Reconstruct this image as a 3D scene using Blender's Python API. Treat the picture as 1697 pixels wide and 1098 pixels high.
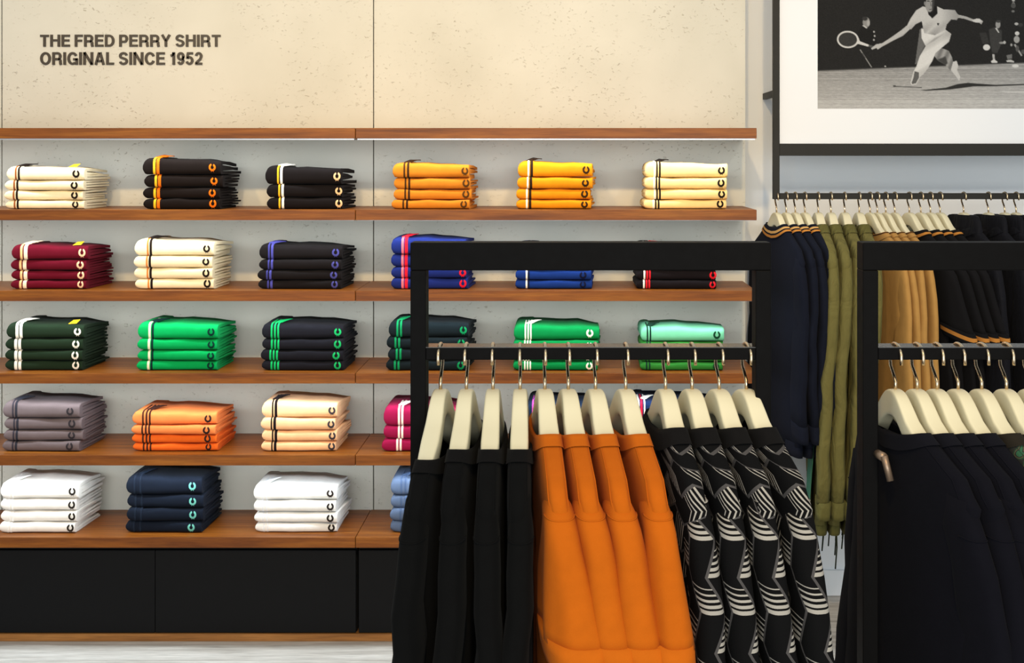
import bpy, math, random
import numpy as np
from mathutils import Vector

for o in list(bpy.data.objects):
    bpy.data.objects.remove(o, do_unlink=True)
SC = bpy.context.scene
COL = SC.collection

# ------------------------------------------------------------------ camera
F = 2500.0            # focal length in pixels of the 1697 x 1098 frame
CX, CY = 940.0, 259.0 # where the optical axis meets the picture
CAMZ = 1.45
cam = bpy.data.cameras.new('camera')
cam.sensor_fit = 'HORIZONTAL'
cam.sensor_width = 36.0
cam.lens = F / 1697.0 * 36.0
cam.shift_x = -(CX - 848.5) / 1697.0
cam.shift_y = -(549.0 - CY) / 1697.0
cam.clip_start = 0.05
camo = bpy.data.objects.new('camera', cam)
camo.location = (0, 0, CAMZ)
camo.rotation_euler = (math.pi / 2, 0, 0)
COL.objects.link(camo)
SC.camera = camo

# ------------------------------------------------------------------ light
SC.view_settings.view_transform = 'Standard'
SC.view_settings.look = 'None'
SC.view_settings.gamma = 1.0
SC.view_settings.use_curve_mapping = False
SC.view_settings.exposure = 0.08

world = bpy.data.worlds.new('shop_ambient')
SC.world = world
world.use_nodes = True
bgn = world.node_tree.nodes.get('Background')
bgn.inputs['Color'].default_value = (0.84, 0.93, 1.0, 1)
bgn.inputs['Strength'].default_value = 0.6


def spot(name, loc, target, energy, color, size=60, blend=0.6, radius=0.06):
    l = bpy.data.lights.new(name, 'SPOT')
    l.energy = energy
    l.color = color
    l.spot_size = math.radians(size)
    l.spot_blend = blend
    l.shadow_soft_size = radius
    o = bpy.data.objects.new(name, l)
    o.location = loc
    d = Vector(target) - Vector(loc)
    o.rotation_euler = d.to_track_quat('-Z', 'Y').to_euler()
    COL.objects.link(o)
    return o


WARM = (1.0, 0.70, 0.34)
# added fill light well behind the camera, to brighten the shelf bays
wl = bpy.data.lights.new('front_fill_light', 'AREA')
wl.shape = 'RECTANGLE'; wl.size = 4.6; wl.size_y = 2.3
wl.energy = 165; wl.color = (0.97, 1.0, 0.97)
wlo = bpy.data.objects.new('front_fill_light', wl)
wlo.location = (0.2, -2.6, 1.55); wlo.rotation_euler = (math.pi / 2, 0, 0)
COL.objects.link(wlo)
LED = 2.0     # watts per metre of the light profiles under the shelves
for x in (-1.7, -0.9, -0.1, 0.6):
    spot('track_spot', (x, 1.3, 2.95), (x, 4.85, 1.35), 142, WARM, 50, 0.9)
for x in (1.2, 2.0):
    spot('track_spot', (x, 1.9, 2.6), (x - 0.05, 5.0, 1.45), 30, (1.0, 0.97, 0.93), 60, 0.8)
for x in (0.0, 0.7):
    spot('track_spot', (x, 0.7, 2.9), (x + 0.05, 2.3, 0.95), 62, WARM, 50, 0.8)


# ------------------------------------------------------------------ helpers
def lin(c):
    return tuple(((v / 255.0) / 12.92 if v / 255.0 <= 0.04045 else ((v / 255.0 + 0.055) / 1.055) ** 2.4) for v in c)


def P(px, py, y):
    """point of the place at distance y seen at a photo pixel"""
    return ((px - CX) * y / F, y, CAMZ - (py - CY) * y / F)


def link(o, parent=None):
    COL.objects.link(o)
    if parent is not None:
        o.parent = parent
    return o


def mesh(name, verts, faces, mat, parent=None, smooth=False, loc=None, uvs=None):
    me = bpy.data.meshes.new(name)
    me.from_pydata(verts, [], faces)
    me.update()
    if smooth:
        me.polygons.foreach_set('use_smooth', [True] * len(me.polygons))
    if uvs is not None:
        lay = me.uv_layers.new(name='UVMap')
        li = np.empty(len(me.loops), dtype=np.int32)
        me.loops.foreach_get('vertex_index', li)
        arr = np.array(uvs, dtype=np.float32)[li]
        lay.data.foreach_set('uv', arr.ravel())
    if mat is not None:
        me.materials.append(mat)
    o = bpy.data.objects.new(name, me)
    if loc is not None:
        o.location = loc
    return link(o, parent)


def empty(name, loc=(0, 0, 0), rz=0.0, parent=None):
    o = bpy.data.objects.new(name, None)
    o.empty_display_size = 0.05
    o.location = loc
    o.rotation_euler = (0, 0, rz)
    return link(o, parent)


def tag(o, label=None, cat=None, group=None, kind=None):
    if label: o['label'] = label
    if cat: o['category'] = cat
    if group: o['group'] = group
    if kind: o['kind'] = kind
    return o


def boxdata(x0, x1, y0, y1, z0, z1, b=0.0):
    """box with chamfered edges"""
    if b <= 0:
        v = [(x, y, z) for z in (z0, z1) for y in (y0, y1) for x in (x0, x1)]
        f = [(0, 2, 3, 1), (4, 5, 7, 6), (0, 1, 5, 4), (2, 6, 7, 3), (0, 4, 6, 2), (1, 3, 7, 5)]
        return v, f
    import bmesh
    bm = bmesh.new()
    bmesh.ops.create_cube(bm, size=1.0)
    for q in bm.verts:
        q.co = Vector(((x0 + x1) / 2 + q.co.x * (x1 - x0), (y0 + y1) / 2 + q.co.y * (y1 - y0), (z0 + z1) / 2 + q.co.z * (z1 - z0)))
    bmesh.ops.bevel(bm, geom=list(bm.edges), offset=b, segments=2, affect='EDGES', profile=0.5)
    bm.verts.index_update()
    v = [tuple(q.co) for q in bm.verts]
    f = [tuple(q.index for q in fc.verts) for fc in bm.faces]
    bm.free()
    return v, f


def box(name, x0, x1, y0, y1, z0, z1, mat, parent=None, b=0.0):
    v, f = boxdata(x0, x1, y0, y1, z0, z1, b)
    return mesh(name, v, f, mat, parent)


def tubedata(path, r, n=8, base=0):
    path = [Vector(p) for p in path]
    m = len(path)
    verts, faces = [], []
    up = None
    for i, p in enumerate(path):
        t = (path[min(i + 1, m - 1)] - path[max(i - 1, 0)]).normalized()
        if up is None:
            a = Vector((0, 0, 1)) if abs(t.z) < 0.9 else Vector((1, 0, 0))
            up = (a - t * a.dot(t)).normalized()
        else:
            up = (up - t * up.dot(t)).normalized()
        s = t.cross(up)
        rr = r[i] if isinstance(r, (list, tuple)) else r
        for k in range(n):
            an = 2 * math.pi * k / n
            verts.append(tuple(p + up * (rr * math.cos(an)) + s * (rr * math.sin(an))))
    for i in range(m - 1):
        for k in range(n):
            a = base + i * n + k
            b = base + i * n + (k + 1) % n
            faces.append((a, b, b + n, a + n))
    faces.append(tuple(base + k for k in range(n))[::-1])
    faces.append(tuple(base + (m - 1) * n + k for k in range(n)))
    return verts, faces


def tube(name, path, r, mat, parent=None, n=8):
    v, f = tubedata(path, r, n)
    return mesh(name, v, f, mat, parent, smooth=True)


def loftdata(rings, cap0=True, cap1=True):
    n = len(rings[0])
    verts = [p for r in rings for p in r]
    faces = []
    for i in range(len(rings) - 1):
        for k in range(n):
            a = i * n + k
            b = i * n + (k + 1) % n
            faces.append((a, b, b + n, a + n))
    if cap0: faces.append(tuple(range(n))[::-1])
    if cap1: faces.append(tuple((len(rings) - 1) * n + k for k in range(n)))
    return verts, faces


def interp(tab, x):
    if x <= tab[0][0]: return tab[0][1]
    for (a, va), (b, vb) in zip(tab, tab[1:]):
        if x <= b:
            t = (x - a) / (b - a)
            return va + (vb - va) * t
    return tab[-1][1]


# ------------------------------------------------------------------ materials
def nodes_of(m):
    m.use_nodes = True
    nt = m.node_tree
    return nt, nt.nodes, nt.links, nt.nodes['Principled BSDF']


def plain(name, c, rough=0.5, metal=0.0, spec=0.5):
    m = bpy.data.materials.new(name)
    nt, N, L, b = nodes_of(m)
    b.inputs['Base Color'].default_value = (*lin(c), 1)
    b.inputs['Roughness'].default_value = rough
    b.inputs['Metallic'].default_value = metal
    b.inputs['Specular IOR Level'].default_value = spec
    # faint procedural unevenness
    tc = N.new('ShaderNodeTexCoord')
    nz = N.new('ShaderNodeTexNoise'); nz.inputs['Scale'].default_value = 60
    mp = N.new('ShaderNodeMapRange')
    mp.inputs['To Min'].default_value = max(0, rough - 0.06); mp.inputs['To Max'].default_value = min(1, rough + 0.06)
    L.new(tc.outputs['Object'], nz.inputs['Vector'])
    L.new(nz.outputs['Fac'], mp.inputs['Value'])
    L.new(mp.outputs['Result'], b.inputs['Roughness'])
    return m


FAB = {}


def fabric(c, key=None, rough=0.92, wrinkle=0.0, scale=900.0, spec=0.04):
    k = (tuple(c), rough, wrinkle)
    if k in FAB: return FAB[k]
    m = bpy.data.materials.new('fabric_' + (key or '%02x%02x%02x' % tuple(c)))
    nt, N, L, b = nodes_of(m)
    tc = N.new('ShaderNodeTexCoord')
    nz = N.new('ShaderNodeTexNoise'); nz.inputs['Scale'].default_value = 35; nz.inputs['Detail'].default_value = 6
    L.new(tc.outputs['Object'], nz.inputs['Vector'])
    mx = N.new('ShaderNodeMix'); mx.data_type = 'RGBA'
    l = lin(c)
    mx.inputs[6].default_value = (*[v * 0.86 for v in l], 1)
    mx.inputs[7].default_value = (*[min(1, v * 1.12) for v in l], 1)
    L.new(nz.outputs['Fac'], mx.inputs[0])
    L.new(mx.outputs[2], b.inputs['Base Color'])
    b.inputs['Roughness'].default_value = rough
    b.inputs['Specular IOR Level'].default_value = spec
    b.inputs['Sheen Weight'].default_value = 0.015
    b.inputs['Sheen Roughness'].default_value = 0.5
    w = N.new('ShaderNodeTexNoise'); w.inputs['Scale'].default_value = scale; w.inputs['Detail'].default_value = 2
    L.new(tc.outputs['Object'], w.inputs['Vector'])
    bp = N.new('ShaderNodeBump'); bp.inputs['Strength'].default_value = 0.25; bp.inputs['Distance'].default_value = 0.001
    L.new(w.outputs['Fac'], bp.inputs['Height'])
    last = bp
    if wrinkle > 0:
        mpg = N.new('ShaderNodeMapping'); mpg.inputs['Scale'].default_value = (1, 1, 0.45)
        L.new(tc.outputs['Object'], mpg.inputs['Vector'])
        w2 = N.new('ShaderNodeTexNoise'); w2.inputs['Scale'].default_value = 22; w2.inputs['Detail'].default_value = 3
        w2.inputs['Distortion'].default_value = 1.2
        L.new(mpg.outputs['Vector'], w2.inputs['Vector'])
        bp2 = N.new('ShaderNodeBump'); bp2.inputs['Strength'].default_value = wrinkle; bp2.inputs['Distance'].default_value = 0.03
        L.new(w2.outputs['Fac'], bp2.inputs['Height'])
        L.new(bp.outputs['Normal'], bp2.inputs['Normal'])
        last = bp2
    L.new(last.outputs['Normal'], b.inputs['Normal'])
    FAB[k] = m
    return m


def wood(name, ca, cb, cc, rough=0.45, scale=(1.2, 18, 18), bump=0.1):
    m = bpy.data.materials.new(name)
    nt, N, L, b = nodes_of(m)
    tc = N.new('ShaderNodeTexCoord')
    oi = N.new('ShaderNodeObjectInfo')
    ad = N.new('ShaderNodeVectorMath'); ad.operation = 'ADD'
    mu = N.new('ShaderNodeMath'); mu.operation = 'MULTIPLY'; mu.inputs[1].default_value = 13.0
    L.new(oi.outputs['Random'], mu.inputs[0])
    L.new(tc.outputs['Object'], ad.inputs[0]); L.new(mu.outputs[0], ad.inputs[1])
    mp = N.new('ShaderNodeMapping'); mp.inputs['Scale'].default_value = scale
    L.new(ad.outputs[0], mp.inputs['Vector'])
    n1 = N.new('ShaderNodeTexNoise'); n1.inputs['Scale'].default_value = 2.2; n1.inputs['Detail'].default_value = 6; n1.inputs['Distortion'].default_value = 0.6
    L.new(mp.outputs['Vector'], n1.inputs['Vector'])
    n2 = N.new('ShaderNodeTexNoise'); n2.inputs['Scale'].default_value = 14; n2.inputs['Detail'].default_value = 4
    L.new(mp.outputs['Vector'], n2.inputs['Vector'])
    cr = N.new('ShaderNodeValToRGB')
    cr.color_ramp.elements[0].position = 0.3; cr.color_ramp.elements[0].color = (*lin(ca), 1)
    cr.color_ramp.elements[1].position = 0.72; cr.color_ramp.elements[1].color = (*lin(cc), 1)
    e = cr.color_ramp.elements.new(0.5); e.color = (*lin(cb), 1)
    L.new(n1.outputs['Fac'], cr.inputs['Fac'])
    mx = N.new('ShaderNodeMix'); mx.data_type = 'RGBA'; mx.blend_type = 'MULTIPLY'; mx.inputs[0].default_value = 0.45
    L.new(cr.outputs['Color'], mx.inputs[6])
    cr2 = N.new('ShaderNodeValToRGB')
    cr2.color_ramp.elements[0].position = 0.3; cr2.color_ramp.elements[0].color = (0.45, 0.45, 0.45, 1)
    cr2.color_ramp.elements[1].position = 0.6; cr2.color_ramp.elements[1].color = (1, 1, 1, 1)
    L.new(n2.outputs['Fac'], cr2.inputs['Fac'])
    L.new(cr2.outputs['Color'], mx.inputs[7])
    L.new(mx.outputs[2], b.inputs['Base Color'])
    b.inputs['Roughness'].default_value = rough
    b.inputs['Specular IOR Level'].default_value = 0.25
    bp = N.new('ShaderNodeBump'); bp.inputs['Strength'].default_value = bump; bp.inputs['Distance'].default_value = 0.002
    L.new(n2.outputs['Fac'], bp.inputs['Height']); L.new(bp.outputs['Normal'], b.inputs['Normal'])
    return m


def concrete():
    m = bpy.data.materials.new('fair_faced_concrete')
    nt, N, L, b = nodes_of(m)
    tc = N.new('ShaderNodeTexCoord')
    big = N.new('ShaderNodeTexNoise'); big.inputs['Scale'].default_value = 3.0; big.inputs['Detail'].default_value = 5
    L.new(tc.outputs['Object'], big.inputs['Vector'])
    cr = N.new('ShaderNodeValToRGB')
    cr.color_ramp.elements[0].position = 0.3; cr.color_ramp.elements[0].color = (*lin((202, 199, 186)), 1)
    cr.color_ramp.elements[1].position = 0.7; cr.color_ramp.elements[1].color = (*lin((215, 212, 200)), 1)
    L.new(big.outputs['Fac'], cr.inputs['Fac'])
    mp = N.new('ShaderNodeMapping'); mp.inputs['Scale'].default_value = (1.0, 1.0, 1.7); mp.inputs['Rotation'].default_value = (0, 0.5, 0)
    L.new(tc.outputs['Object'], mp.inputs['Vector'])
    pit = N.new('ShaderNodeTexNoise'); pit.inputs['Scale'].default_value = 85; pit.inputs['Detail'].default_value = 3; pit.inputs['Distortion'].default_value = 0.8
    L.new(mp.outputs['Vector'], pit.inputs['Vector'])
    pr = N.new('ShaderNodeValToRGB')
    pr.color_ramp.elements[0].position = 0.29; pr.color_ramp.elements[0].color = (0, 0, 0, 1)
    pr.color_ramp.elements[1].position = 0.35; pr.color_ramp.elements[1].color = (1, 1, 1, 1)
    L.new(pit.outputs['Fac'], pr.inputs['Fac'])
    reg = N.new('ShaderNodeTexNoise'); reg.inputs['Scale'].default_value = 5; reg.inputs['Detail'].default_value = 2
    L.new(tc.outputs['Object'], reg.inputs['Vector'])
    rr = N.new('ShaderNodeValToRGB')
    rr.color_ramp.elements[0].position = 0.42; rr.color_ramp.elements[0].color = (1, 1, 1, 1)
    rr.color_ramp.elements[1].position = 0.58; rr.color_ramp.elements[1].color = (0, 0, 0, 1)
    L.new(reg.outputs['Fac'], rr.inputs['Fac'])
    mxx = N.new('ShaderNodeMath'); mxx.operation = 'MAXIMUM'
    L.new(pr.outputs['Color'], mxx.inputs[0]); L.new(rr.outputs['Color'], mxx.inputs[1])
    mx = N.new('ShaderNodeMix'); mx.data_type = 'RGBA'
    L.new(mxx.outputs[0], mx.inputs[0])
    mx.inputs[6].default_value = (*lin((184, 177, 162)), 1)
    L.new(cr.outputs['Color'], mx.inputs[7])
    L.new(mx.outputs[2], b.inputs['Base Color'])
    b.inputs['Roughness'].default_value = 0.75
    b.inputs['Specular IOR Level'].default_value = 0.25
    bp = N.new('ShaderNodeBump'); bp.inputs['Strength'].default_value = 0.55; bp.inputs['Distance'].default_value = 0.003
    L.new(mxx.outputs[0], bp.inputs['Height']); L.new(bp.outputs['Normal'], b.inputs['Normal'])
    return m


def knit_pattern(swap=False):
    """black knit with grey zigzag outlines and graded white stripes, on the garment's own UVs (metres)"""
    m = bpy.data.materials.new('graphic_knit')
    nt, N, L, b = nodes_of(m)
    uv = N.new('ShaderNodeUVMap'); uv.uv_map = 'UVMap'
    sp = N.new('ShaderNodeSeparateXYZ'); L.new(uv.outputs['UV'], sp.inputs[0])

    def M(op, a, bb=None, c=None):
        n = N.new('ShaderNodeMath'); n.operation = op
        for i, v in enumerate((a, bb, c)):
            if v is None: continue
            if isinstance(v, (int, float)): n.inputs[i].default_value = v
            else: L.new(v, n.inputs[i])
        return n.outputs[0]
    x, y = sp.outputs['X'], sp.outputs['Y']
    if swap: x, y = y, x
    H = 0.105
    W = 0.046
    tri = M('PINGPONG', M('DIVIDE', y, H / 2), 1.0)       # 0..1..0
    zig = M('MULTIPLY', M('SUBTRACT', tri, 0.5), 0.55)
    xs = M('ADD', M('DIVIDE', x, W), zig)
    colu = M('FLOOR', xs)
    fx = M('FRACT', xs)
    edge = M('LESS_THAN', M('MINIMUM', fx, M('SUBTRACT', 1.0, fx)), 0.05)
    par = M('MULTIPLY', M('FRACT', M('MULTIPLY', colu, 0.5)), 2.0)   # 0 or 1
    v = M('FRACT', M('ADD', M('DIVIDE', y, H), M('MULTIPLY', par, 0.5)))
    reg = M('LESS_THAN', v, 0.42)
    vv = M('DIVIDE', v, 0.42)
    st = M('FRACT', M('MULTIPLY', vv, 5.0))
    th = M('SUBTRACT', 0.45 if swap else 0.66, M('MULTIPLY', M('DIVIDE', M('FLOOR', M('MULTIPLY', vv, 5.0)), 5.0), 0.25 if swap else 0.6))
    on = M('MULTIPLY', M('LESS_THAN', st, th), reg)
    m1 = N.new('ShaderNodeMix'); m1.data_type = 'RGBA'
    m1.inputs[6].default_value = (*lin((12, 12, 13)), 1); m1.inputs[7].default_value = (*lin((158, 154, 146)), 1)
    L.new(on, m1.inputs[0])
    m2 = N.new('ShaderNodeMix'); m2.data_type = 'RGBA'
    L.new(edge, m2.inputs[0]); L.new(m1.outputs[2], m2.inputs[6]); m2.inputs[7].default_value = (*lin((72, 70, 70)), 1)
    L.new(m2.outputs[2], b.inputs['Base Color'])
    b.inputs['Roughness'].default_value = 0.95
    b.inputs['Specular IOR Level'].default_value = 0.1
    tc = N.new('ShaderNodeTexCoord')
    w = N.new('ShaderNodeTexNoise'); w.inputs['Scale'].default_value = 700
    L.new(tc.outputs['Object'], w.inputs['Vector'])
    bp = N.new('ShaderNodeBump'); bp.inputs['Strength'].default_value = 0.4; bp.inputs['Distance'].default_value = 0.001
    L.new(w.outputs['Fac'], bp.inputs['Height']); L.new(bp.outputs['Normal'], b.inputs['Normal'])
    return m


def camo_pattern():
    m = bpy.data.materials.new('leaf_camouflage')
    nt, N, L, b = nodes_of(m)
    tc = N.new('ShaderNodeTexCoord')
    vo = N.new('ShaderNodeTexWave'); vo.inputs['Scale'].default_value = 14; vo.inputs['Distortion'].default_value = 14; vo.inputs['Detail'].default_value = 2
    L.new(tc.outputs['Object'], vo.inputs['Vector'])
    cr = N.new('ShaderNodeValToRGB'); cr.color_ramp.interpolation = 'CONSTANT'
    E = cr.color_ramp.elements
    E[0].position = 0; E[0].color = (*lin((30, 32, 26)), 1)
    E[1].position = 0.45; E[1].color = (*lin((32, 66, 42)), 1)
    for p, c in ((0.65, (84, 76, 52)), (0.8, (26, 28, 24)), (0.92, (40, 90, 60))):
        e = E.new(p); e.color = (*lin(c), 1)
    L.new(vo.outputs['Fac'], cr.inputs['Fac'])
    L.new(cr.outputs['Color'], b.inputs['Base Color'])
    b.inputs['Roughness'].default_value = 0.9
    return m


M_CONC = concrete()
M_WHITE = plain('white_paint', (222, 224, 227), 0.6)
M_WALLW = plain('white_wall_paint', (226, 229, 232), 0.7)
M_SHELF = wood('walnut_shelf', (104, 54, 14), (132, 74, 20), (154, 94, 30), 0.42)
M_FLOOR = wood('limed_oak_floor', (164, 157, 148), (190, 184, 176), (208, 203, 196), 0.45, (1.2, 14, 14), 0.08)
M_TRIMW = wood('oak_plinth', (130, 84, 40), (156, 104, 52), (176, 122, 66), 0.45)
M_BLACKC = plain('black_cabinet_laminate', (18, 18, 19), 0.55, 0.0, 0.08)
M_BLACKM = plain('black_powder_coated_steel', (10, 9, 9), 0.55, 0.0, 0.05)
M_STEELD = plain('dark_grey_steel', (40, 39, 36), 0.5, 0.0, 0.12)
M_BARG = plain('black_glossy_steel', (14, 11, 9), 0.24, 0.0, 0.5)
M_CHROME = plain('brushed_nickel', (214, 190, 156), 0.28, 1.0)
M_IVORY = plain('ivory_lacquer', (220, 212, 180), 0.4)
M_PEG = plain('satin_nickel', (150, 128, 108), 0.4, 0.6)
M_ALU = plain('aluminium_profile', (200, 200, 205), 0.35, 0.6)
M_LETTER = plain('dark_bronze_lettering', (52, 42, 28), 0.5)
M_YELLOW = plain('yellow_card', (240, 200, 30), 0.6)
M_SHADOWGAP = plain('dark_recess', (12, 12, 12), 0.8)
M_KNIT = knit_pattern()
M_KNITS = knit_pattern(True)
M_CAMO = camo_pattern()

# ------------------------------------------------------------------ the room
YW = 4.854      # face of the concrete panels
YB = 4.99       # white wall behind
YF = 4.50       # front edge of the shelves

fl = empty('floor', (0, 0, 0)); tag(fl, 'pale limed wooden floor boards', 'floor', kind='structure')
bw = 0.18
vbd, fbd = boxdata(-1.1, 1.1, 0.0008, bw - 0.0008, -0.02, 0.0)
board_me = bpy.data.meshes.new('floor_board'); board_me.from_pydata(vbd, [], fbd); board_me.materials.append(M_FLOOR)
for r in range(32):
    for c in range(4):
        o = bpy.data.objects.new('floor_board', board_me)
        o.location = (-3.6 + c * 2.203 + (r % 3) * 0.62, -0.7 + r * bw, 0)
        link(o, fl)

wb = box('wall_back', -3.5, 4.2, YB, YB + 0.1, 0, 3.0, M_WALLW); tag(wb, 'white painted back wall', 'wall', kind='structure')
xs = [(-3.0) for _ in ()]
seams = [3 - 616.5 * 1, 3, 619, 1236]
for a, b_ in zip(seams, seams[1:]):
    x0 = (a - CX) * YW / F + 0.0015
    x1 = (b_ - CX) * YW / F - 0.0015
    box('concrete_panel', x0, x1, YW, YB - 0.001, 0.0, 2.9, M_CONC, wb, 0.001)
xr0 = (1236 - CX) * YW / F
bb = box('baseboard_back', xr0 + 0.002, 4.2, YB - 0.014, YB - 0.0005, 0.0005, 0.085, M_WALLW, None, 0.003)
tag(bb, 'white baseboard along the white wall', 'baseboard', kind='structure')

# ------------------------------------------------------------------ shelves
shelf_front_tops = [212, 347.5, 481.5, 618, 753.7, 890]
XS_L = (-420 - CX) * YF / F
XS_M = (589 - CX) * YF / F
XS_R = (1254 - CX) * YF / F
SH_T = 17.3 * YF / F
names = ['top', 'second', 'third', 'fourth', 'fifth', 'lowest']
SHELF_Z = []
for i, py in enumerate(shelf_front_tops):
    zt = CAMZ - (py - CY) * YF / F
    SHELF_Z.append(zt)
    for side, x0, x1 in (('left', XS_L, XS_M - 0.0008), ('right', XS_M + 0.0008, XS_R)):
        s = box('wall_shelf', x0, x1, YF, YW - 0.0005, zt - SH_T, zt, M_SHELF, None, 0.0012)
        extra = {0: 'bare, above the stacks', 1: 'under the top row of stacks', 2: 'under burgundy to navy stacks',
                 3: 'under the green stacks', 4: 'under grey and peach stacks', 5: 'on the black cabinets'}[i]
        tag(s, '%s walnut wall shelf board, %s of the seam, %s' % (names[i], side, extra), 'shelf', 'walnut wall shelf boards')
        if i < 5:
            # slim light profile under the front edge, shining down into the bay
            box('light_profile', x0 + 0.004, x1 - 0.004, YF + 0.008, YF + 0.03, zt - SH_T - (0.004 if i == 0 else 0.001), zt - SH_T, M_ALU, s)
            al = bpy.data.lights.new('shelf_light', 'AREA')
            al.shape = 'RECTANGLE'; al.size = x1 - x0 - 0.02; al.size_y = 0.014
            al.energy = LED * (x1 - x0); al.color = (0.84, 0.94, 1.0)
            alo = bpy.data.objects.new('shelf_light', al)
            alo.location = ((x0 + x1) / 2, YF + 0.018, zt - SH_T - (0.006 if i == 0 else 0.002))
            alo.rotation_euler = (math.radians(12), 0, 0)
            COL.objects.link(alo)

# base cabinets
zc_top = SHELF_Z[5] - SH_T - 0.0005
zc_bot = 0.022
YC = YF + 0.02
cabs = [((-420 - CX) * YF / F, (588.5 - CX) * YF / F, [254], 'black base cabinet under the lowest shelf, left of the door gap'),
        ((592.5 - CX) * YF / F, (1250 - CX) * YF / F, [920], 'black base cabinet under the lowest shelf, beside the black pullovers')]
for x0, x1, sm, lab in cabs:
    c = empty('base_cabinet', ((x0 + x1) / 2, YC, 0))
    tag(c, lab, 'cabinet', 'black base cabinets')
    cx = (x0 + x1) / 2
    box('cabinet_body', x0 - cx, x1 - cx, 0.02, YW - YC - 0.001, zc_bot, zc_top, M_SHADOWGAP, c)
    ed = [x0] + [(p - CX) * YF / F for p in sm] + [x1]
    for a, b_ in zip(ed, ed[1:]):
        box('cabinet_door', a - cx + 0.0008, b_ - cx - 0.0008, 0.0, 0.0195, zc_bot + 0.002, zc_top - 0.012, M_BLACKC, c, 0.0008)
t1 = box('trim_1', XS_L, XS_R - 0.01, YF + 0.012, YW - 0.001, 0.0005, zc_bot, M_TRIMW, None, 0.001)
tag(t1, 'narrow oak plinth strip under the black cabinets', 'trim', kind='structure')


# ------------------------------------------------------------------ wall lettering
def arc(cx_, cy_, rx, ry, a0, a1, n=10):
    return [(cx_ + rx * math.cos(math.radians(a0 + (a1 - a0) * k / n)), cy_ + ry * math.sin(math.radians(a0 + (a1 - a0) * k / n))) for k in range(n + 1)]


# bold grotesque capitals as centre-line strokes: (advance width, strokes), cap height 1, stroke 0.2
GL = {
    'T': (0.68, [[(0.0, 0.9), (0.68, 0.9)], [(0.34, 0.8), (0.34, 0)]]),
    'H': (0.76, [[(0.1, 1), (0.1, 0)], [(0.66, 1), (0.66, 0)], [(0.2, 0.53), (0.56, 0.53)]]),
    'E': (0.66, [[(0.1, 1), (0.1, 0)], [(0.2, 0.91), (0.65, 0.91)], [(0.2, 0.52), (0.61, 0.52)], [(0.2, 0.09), (0.66, 0.09)]]),
    'F': (0.62, [[(0.1, 1), (0.1, 0)], [(0.2, 0.91), (0.62, 0.91)], [(0.2, 0.5), (0.56, 0.5)]]),
    'L': (0.60, [[(0.1, 1), (0.1, 0)], [(0.2, 0.09), (0.60, 0.09)]]),
    'I': (0.2, [[(0.1, 1), (0.1, 0)]]),
    'N': (0.76, [[(0.1, 1), (0.1, 0)], [(0.66, 1), (0.66, 0)], [(0.1, 0.98), (0.66, 0.02)]]),
    'A': (0.78, [[(0.09, 0), (0.36, 0.98)], [(0.69, 0), (0.42, 0.98)], [(0.2, 0.3), (0.58, 0.3)]]),
    'Y': (0.74, [[(0.08, 1.0), (0.37, 0.46)], [(0.66, 1.0), (0.37, 0.46)], [(0.37, 0.46), (0.37, 0)]]),
    'P': (0.68, [[(0.1, 1), (0.1, 0)], [(0.2, 0.91), (0.40, 0.91)] + arc(0.40, 0.66, 0.18, 0.25, 80, -80) + [(0.2, 0.41)]]),
    'R': (0.74, [[(0.1, 1), (0.1, 0)], [(0.2, 0.91), (0.43, 0.91)] + arc(0.43, 0.68, 0.17, 0.23, 80, -80) + [(0.2, 0.45)], [(0.46, 0.45)] + arc(0.48, 0.30, 0.13, 0.14, 80, 0, 5) + [(0.62, 0.12), (0.66, 0.0)]]),
    'D': (0.74, [[(0.1, 1), (0.1, 0)], [(0.2, 0.91), (0.34, 0.91)] + arc(0.34, 0.5, 0.30, 0.41, 85, -85, 14) + [(0.2, 0.09)]]),
    'O': (0.82, [arc(0.41, 0.5, 0.31, 0.42, 90, 450, 24)]),
    'C': (0.78, [arc(0.40, 0.5, 0.30, 0.42, 25, 335, 20)]),
    'G': (0.80, [arc(0.40, 0.5, 0.30, 0.42, 30, 310, 20), [(0.44, 0.44), (0.78, 0.44)], [(0.71, 0.5), (0.71, 0.0)]]),
    'S': (0.70, [arc(0.35, 0.71, 0.24, 0.21, 10, 215, 12) + [(0.35, 0.51)] + arc(0.35, 0.29, 0.25, 0.21, 60, -170, 14)]),
    '1': (0.44, [[(0.30, 1), (0.30, 0)], [(0.06, 0.72), (0.22, 0.76), (0.30, 0.95)]]),
    '9': (0.58, [arc(0.29, 0.67, 0.19, 0.25, -60, 300, 18), [(0.48, 0.67), (0.47, 0.45)] + arc(0.28, 0.40, 0.19, 0.32, 10, -150, 10)]),
    '5': (0.58, [[(0.54, 0.91), (0.16, 0.91), (0.10, 0.48)], [(0.12, 0.53)] + arc(0.27, 0.34, 0.21, 0.26, 110, -165, 14)]),
    '2': (0.58, [arc(0.29, 0.69, 0.19, 0.23, 175, -20, 12) + [(0.40, 0.44), (0.14, 0.20), (0.10, 0.09)], [(0.02, 0.09), (0.56, 0.09)]]),
}


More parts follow.
